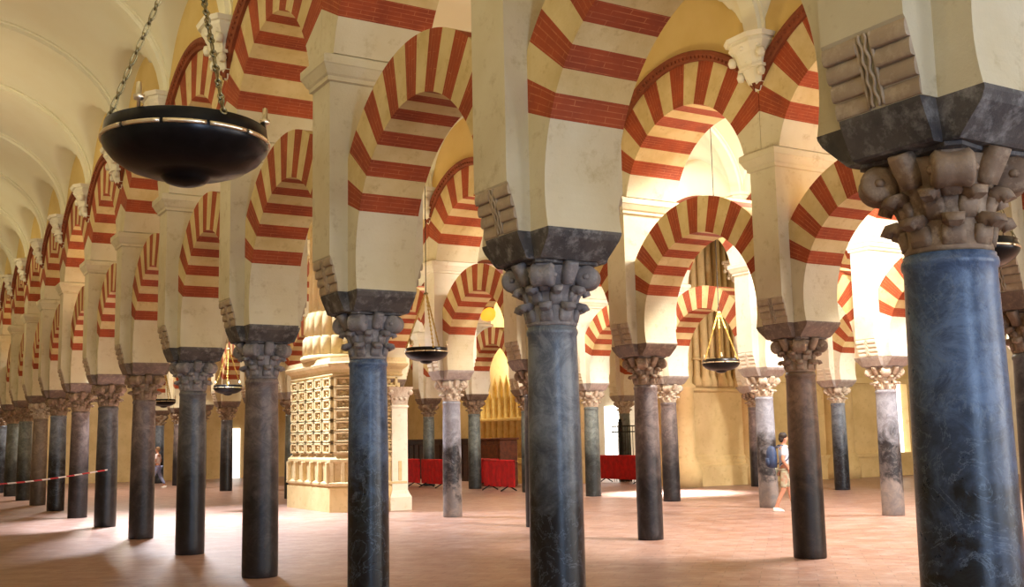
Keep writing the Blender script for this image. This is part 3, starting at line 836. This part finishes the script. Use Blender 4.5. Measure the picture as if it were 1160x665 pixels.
# ------------------------------------------------------------------ hanging lamps
def lamp_parts(root, ztop, ang, th_=1.0, cm='chain'):
    b = MB()
    b.lathe([(.001, -.315), (.08, -.305), (.14, -.285), (.172, -.255), (.178, -.242), (.30, -.225), (.42, -.185), (.52, -.118), (.578, -.045), (.592, 0), (.585, .04), (.575, .12), (.565, .125), (.55, .12), (.56, .0), (.40, -.14), (.001, -.2)], n=64, cap=False)
    b.build('bowl', M['bronze'], root)
    b = MB(); n = 12
    for i in range(n):
        a0 = 2*PI*i/n+.02; a1 = 2*PI*(i+1)/n-.02; rings = []
        for k in range(7):
            a = a0+(a1-a0)*k/6
            rings.append([(R*math.cos(a), R*math.sin(a), z) for R, z in ((.585, -.006), (.602, 0), (.605, .014), (.602, .026), (.583, .030))])
        b.loft(rings, 0, True)
    b.build('rim_band', M['silver'], root)
    H = 1.62
    for q in range(3):
        th = ang+q*2*PI/3; p0 = Vector((.57*math.cos(th), .57*math.sin(th), .12)); p1 = Vector((.03*math.cos(th), .03*math.sin(th), H))
        c = MB(); L = (p1-p0).length; nl = 13; d = (p1-p0).normalized(); side = d.cross(Vector((0, 0, 1))).normalized(); other = d.cross(side)
        for i in range(nl):
            a = p0+d*(L*i/nl); bb = p0+d*(L*(i+1)/nl)
            pts = []
            for k in range(13):                 # round link
                t = 2*PI*k/12; pts.append(a+d*(.022*math.cos(t))+side*(.022*math.sin(t)))
            c.tube(pts, .008*th_, 6, cap=False)
            pts = []
            for k in range(17):                 # long link turned a quarter
                t = 2*PI*k/16; mid = (a+bb)/2; pts.append(mid+d*((L/nl*.5-.012)*max(-1, min(1, 1.35*math.cos(t))))+other*(.015*math.sin(t)))
            c.tube(pts, .0065*th_, 6, cap=False)
        c.build('chain', M[cm], root)
        c = MB(); t2 = th+PI/3
        c.lathe([(.012, .12), (.012, .17), (.035, .18), (.04, .21), (.022, .215), (.018, .30), (.001, .31)], (.56*math.cos(t2), .56*math.sin(t2)), 12)
        c.build('candle_holder', M['silver'], root)
    c = MB(); c.lathe([(.03, H-.02), (.07, H), (.07, H+.025), (.03, H+.04), (.012, H+.06)], n=16); c.build('hanger_ring', M['chain'], root)
    c = MB(); c.tube([(0, 0, H+.04), (0, 0, ztop)], .012, 8); c.build('hanging_rod', M['iron'], root)
    c = MB(); c.lathe([(.02, ztop-.06), (.08, ztop-.03), (.09, ztop+.05)], n=12); c.build('ceiling_hook', M['iron'], root)
def lamp(loc, label, az, sc=.56, th_=1.0, cm='chain'):
    root = empty('hanging_bowl_lamp', loc); tag(root, label, 'lamp', 'dark bronze bowl lamps hung on chains')
    root.scale = (sc,)*3
    lamp_parts(root, (8.92-loc[2])/sc, az, th_, cm)
lamp((1.020, 4.19, 2.790), 'large near black bronze bowl lamp hanging at upper left', math.radians(180-13.5-5), .535)
lamp((7.44, 15.14, 2.965), 'bowl lamp hanging just left of the mottled pale column', .4, .57, 1.5, 'gold')
lamp((13.85, 15.57, 2.945), 'bowl lamp hanging before the clustered stone shafts at right', .9, .60, 1.6, 'gold')
lamp((7.20, 5.20, 2.965), 'bowl lamp mostly hidden behind the thick blue column at right edge', 1.4, .57)
lamp((7.44, 26.0, 2.94), 'small distant bowl lamp left of the fourth column of the nearest arcade', .2, .58, 2, 'gold')
lamp((7.44, 32.6, 2.865), 'farthest small bowl lamp, low between two dark columns at left', .7, .58, 2, 'gold')
# gilded lantern beyond the small arch, its brightness put in as emission
root = empty('gilded_lantern', (17.45, 31.0, 5.45)); tag(root, 'golden pear-shaped lantern above the small arch in the middle', 'lantern')
M['giltglow'] = plain('glowing_gilt', S2L(240, 180, 40), .4, 0, (1, .48, .05, 1), .9)
c = MB(); c.lathe([(.05, .0), (.22, .04), (.30, .16), (.31, .30), (.26, .46), (.16, .55)], n=24); c.build('globe', M['giltglow'], root)
c = MB(); c.lathe([(.18, .55), (.22, .60), (.20, .70), (.12, .80), (.01, .90)], n=16); c.build('cap', M['giltglow'], root)
c = MB(); c.tube([(0, 0, .84), (0, 0, 1.05)], .01, 6); c.build('hanging_rod', M['iron'], root)

# ------------------------------------------------------------------ barrier tape tied to the seventh column
def tape_mat():
    mt, nt, b = newmat('red_white_tape'); co = nt.nodes.new('ShaderNodeTexCoord').outputs['Object']
    wv = nd(nt, 'ShaderNodeTexWave'); wv.inputs['Scale'].default_value = 1.6; wv.bands_direction = 'DIAGONAL'
    nt.links.new(co, wv.inputs[0]); nt.links.new(ramp(nt, wv.outputs[0], .48, .52, S2L(190, 40, 40), S2L(236, 226, 220)), b.inputs['Base Color']); b.inputs['Roughness'].default_value = .5
    return mt
r = MB(); pA = Vector((AX[1]-.02, cy(1, 7)-.225, 1.14)); pB = Vector((.60, 22.4, .96)); rings = []
for i in range(31):
    t = i/30; p = pA.lerp(pB, t); p.z -= .10*math.sin(PI*t)
    rings.append([(p.x, p.y-.002, p.z-.014), (p.x, p.y+.002, p.z-.014), (p.x, p.y+.002, p.z+.014), (p.x, p.y-.002, p.z+.014)])
r.loft(rings); o = r.build('barrier_tape', tape_mat()); tag(o, 'red and white barrier tape tied across the left nave between columns', 'tape')
root = empty('tape_post', (.60, 22.4, 0)); tag(root, 'slim metal post holding the barrier tape outside the left edge', 'post')
r = MB(); r.lathe([(.16, 0), (.16, .02), (.03, .04)], n=20); r.build('base', M['iron'], root)
r = MB(); r.tube([(0, 0, .03), (0, 0, 1.0)], .02, 10); r.build('pole', M['iron'], root)

# ------------------------------------------------------------------ visitors
def skin_obj(name, joints, edges, mat, parent, root_i=0, sub=2):
    me = bpy.data.meshes.new(name); me.from_pydata([j[:3] for j in joints], edges, []); me.update(); me.materials.append(mat)
    o = put(name, me, parent)
    md = o.modifiers.new('skin', 'SKIN'); md.use_smooth_shade = True
    lay = me.skin_vertices[0].data
    for i, j in enumerate(joints):
        rr_ = j[3]; lay[i].radius = (rr_, j[4] if len(j) > 4 else rr_); lay[i].use_root = (i == root_i)
    s = o.modifiers.new('sub', 'SUBSURF'); s.levels = sub; s.render_levels = sub
    return o
def person(loc, rz, label, stride, mats, pack, scale=1.0, arm=(.25, .35)):
    skinm, hairm, topm, botm, shoem, long_trousers = mats
    root = empty('person', loc, rz); root.scale = (scale,)*3; tag(root, label, 'person')
    J = []; E = []
    def add(x, y, z, r1, par=None, r2=None):
        J.append((x, y, z, r1, r2 or r1)); 
        if par is not None: E.append((par, len(J)-1))
        return len(J)-1
    pel = add(0, 0, .93, .13, None, .10); sp = add(.01, 0, 1.12, .12, pel, .09); ch = add(.02, 0, 1.32, .14, sp, .10)
    nk0 = add(.02, 0, 1.44, .07, ch); nk = add(.03, 0, 1.50, .05, nk0); hd = add(.05, 0, 1.58, .075, nk); ht = add(.045, 0, 1.67, .08, hd); hx = add(.04, 0, 1.72, .055, ht)
    hands = []
    for s, am in ((1, arm[0]), (-1, arm[1])):
        sh = add(.01, s*.17, 1.40, .058, ch)
        ex, ez = .01+math.sin(am-.15)*.27, 1.40-math.cos(am-.15)*.27
        el = add(ex, s*.215, ez, .042, sh)
        wx, wz = ex+math.sin(am+.75)*.24, ez-math.cos(am+.75)*.24
        wr = add(wx, s*.20, wz, .028, el)
        dx, dz = math.sin(am+.8), -math.cos(am+.8)
        pm = add(wx+dx*.05, s*.198, wz+dz*.05, .026, wr, .016)
        for f, (off, ln) in enumerate(((-.026, .062), (-.009, .075), (.009, .070), (.026, .055))):
            k1 = add(wx+dx*.095-dz*off, s*.198, wz+dz*.095+dx*off, .0095, pm)
            k2 = add(wx+dx*(.095+ln*.5)-dz*off, s*.192, wz+dz*(.095+ln*.5)+dx*off, .0085, k1)
            add(wx+dx*(.095+ln*.85)-dz*off, s*.178, wz+dz*(.095+ln*.85)+dx*off, .0075, k2)
        t1 = add(wx+dx*.035+dz*.035, s*.185, wz+dz*.035-dx*.035, .011, wr); add(wx+dx*.075+dz*.048, s*.178, wz+dz*.075-dx*.048, .0085, t1)
    legs = []
    for s, st in ((1, stride), (-1, -stride)):
        hp = add(.0, s*.085, .88, .088, pel)
        kx, kz = math.sin(st+.10)*.43, .88-math.cos(st+.10)*.42
        kn = add(kx, s*.09, kz, .058, hp)
        back = -.28 if st < 0 else 0
        axx, az = kx+math.sin(st*.8+back)*.40, max(.085, kz-math.cos(st*.8+back)*.40)
        mid = add((kx*.65+axx*.35)-.012, s*.09, kz*.65+az*.35, .052, kn)
        an = add(axx, s*.09, az, .034, mid); he = add(axx-.03, s*.09, az-.045, .030, an); to = add(axx+.14, s*.095, .028, .026, an)
        legs.append((hp, kn, mid, an, axx, az, s))
    skin_obj('body', J, E, skinm, root)
    # head details
    r = MB(); r.sphere((.115, 0, 1.60), .014, 8, 0, (1.2, .8, 1.4)); r.build('nose', skinm, root)
    r = MB(); r.sphere((.105, 0, 1.567), .018, 8, 0, (.5, 1, .35)); r.build('mouth', plain('lips', S2L(150, 80, 70), .5), root)
    for s in (-1, 1):
        r = MB(); r.sphere((.10, s*.03, 1.625), .010, 8); r.build('eye', hairm, root)
        r = MB(); r.sphere((.04, s*.082, 1.60), .022, 8, 0, (.7, .35, 1.2)); r.build('ear', skinm, root)
    r = MB(); r.sphere((.02, 0, 1.665), .098, 16, 0, (1.0, .92, .95)); r.sphere((-.02, 0, 1.60), .082, 14, 0, (.75, .95, 1)); r.build('hair', hairm, root)
    # clothes follow the body
    T = [(.0, 0, .90, .150, .115), (.01, 0, 1.10, .142, .108), (.02, 0, 1.32, .160, .120), (.02, 0, 1.43, .085, .08)]
    TE = [(0, 1), (1, 2), (2, 3)]
    for s, base in ((1, 8), (-1, 8)): pass
    idx = [i for i in range(len(J)) if abs(J[i][2]-1.40) < 1e-6 and abs(abs(J[i][1])-.17) < 1e-6]
    for i in idx:
        e = J[i+1]; a = J[i]; T.append((a[0], a[1], a[2], .072)); TE.append((2, len(T)-1))
        T.append((a[0]+(e[0]-a[0])*.75, a[1]+(e[1]-a[1])*.75, a[2]+(e[2]-a[2])*.75, .060)); TE.append((len(T)-2, len(T)-1))
    skin_obj('shirt', T, TE, topm, root)
    B = [(0, 0, .95, .150, .115)]; BE = []
    for hp, kn, mid, an, axx, az, s in legs:
        h_, k_ = J[hp], J[kn]; B.append((h_[0], h_[1], h_[2], .105)); BE.append((0, len(B)-1))
        B.append((k_[0]*.95, k_[1], k_[2]+.03, .082)); BE.append((len(B)-2, len(B)-1))
        if long_trousers:
            a_ = J[an]; B.append((a_[0], a_[1], a_[2]+.04, .055)); BE.append((len(B)-2, len(B)-1))
    skin_obj('trousers' if long_trousers else 'shorts', B, BE, botm, root)
    for hp, kn, mid, an, axx, az, s in legs:
        r = MB(); st = []
        r.loft([[(axx+px, s*.093+q*py, pz) for px, py, q in ((-.075, .02, 1), (-.06, .038, 1), (.03, .042, 1), (.12, .045, 1), (.175, .02, 1), (.175, .02, -1), (.12, .042, -1), (.03, .036, -1), (-.06, .034, -1), (-.075, .02, -1))] for pz in (0, .03)]+
               [[(axx+px, s*.093+q*py, pz) for px, py, q, pz in ((-.07, .015, 1, .09), (-.055, .03, 1, .095), (.02, .034, 1, .10), (.10, .034, 1, .06), (.155, .012, 1, .045), (.155, .012, -1, .045), (.10, .034, -1, .06), (.02, .03, -1, .10), (-.055, .03, -1, .095), (-.07, .015, -1, .09))]], 0, True)
        r.build('shoe', shoem, root)
    if pack:
        p = empty('backpack', Vector(loc)+Matrix.Rotation(rz, 3, 'Z') @ Vector((-.135*scale, 0, 1.20*scale)), rz); p.scale = (scale,)*3
        tag(p, 'dark blue backpack worn by the visitor in shorts beside the brown column', 'backpack')
        r = MB()
        r.loft([[(d*math.cos(t)*q-.12, wv*math.sin(t)*q, z) for t in [2*PI*i/20 for i in range(20)]] for z, q, d, wv in ((-.24, .6, .10, .15), (-.22, .95, .115, .16), (-.05, 1, .12, .165), (.12, 1, .11, .155), (.21, .85, .09, .14), (.25, .45, .07, .12))], 0, True)
        r.build('bag', pack, p)
        r = MB(); r.loft([[(d*math.cos(t)*q-.21, wv*math.sin(t)*q, z) for t in [2*PI*i/16 for i in range(16)]] for z, q, d, wv in ((-.19, .7, .05, .11), (-.17, 1, .055, .12), (-.03, 1, .05, .12), (-.01, .6, .04, .11))], 0, True)
        r.build('front_pocket', pack, p)
        for s in (-1, 1):
            r = MB(); r.tube([(-.03, s*.10, .20), (.08, s*.12, .265), (.20, s*.115, .22), (.262, s*.10, .08), (.20, s*.14, -.05), (.02, s*.15, -.17)], .014, 6); r.build('strap', pack, p)
    return root
SK = noisy('skin', S2L(196, 142, 116), S2L(180, 124, 100), .55, 0, 8, .05)
HB = noisy('dark_brown_hair', S2L(50, 34, 26), S2L(32, 22, 18), .6, 0, 40, .3)
HG = noisy('light_brown_hair', S2L(150, 116, 84), S2L(120, 90, 62), .6, 0, 40, .3)
TS = noisy('pale_blue_shirt', S2L(214, 222, 236), S2L(194, 204, 224), .8, 0, 5, .2)
SHO = noisy('patterned_shorts', S2L(176, 184, 160), S2L(168, 120, 100), .85, 0, 9, .2)
CH = noisy('checked_pink_shirt', S2L(240, 230, 228), S2L(216, 184, 184), .85, 0, 16, .2)
JE = noisy('light_blue_jeans', S2L(150, 158, 196), S2L(120, 130, 176), .85, 0, 6, .2)
WS = noisy('white_shoes', S2L(226, 216, 206), S2L(200, 190, 180), .6, 0, 10, .1)
NB = noisy('navy_nylon', S2L(58, 78, 116), S2L(38, 52, 84), .6, 0, 10, .2)
person((16.44, 16.70, 0), math.radians(-31), 'visitor in pale T-shirt and patterned shorts with a backpack beside the brown column', .22, (SK, HB, TS, SHO, WS, False), NB, .93, (.05, -.15))
person((9.45, 42.1, 0), math.radians(150), 'distant visitor in pale checked shirt and light jeans walking left', .30, (SK, HG, CH, JE, WS, True), None, .88, (.3, -.1))
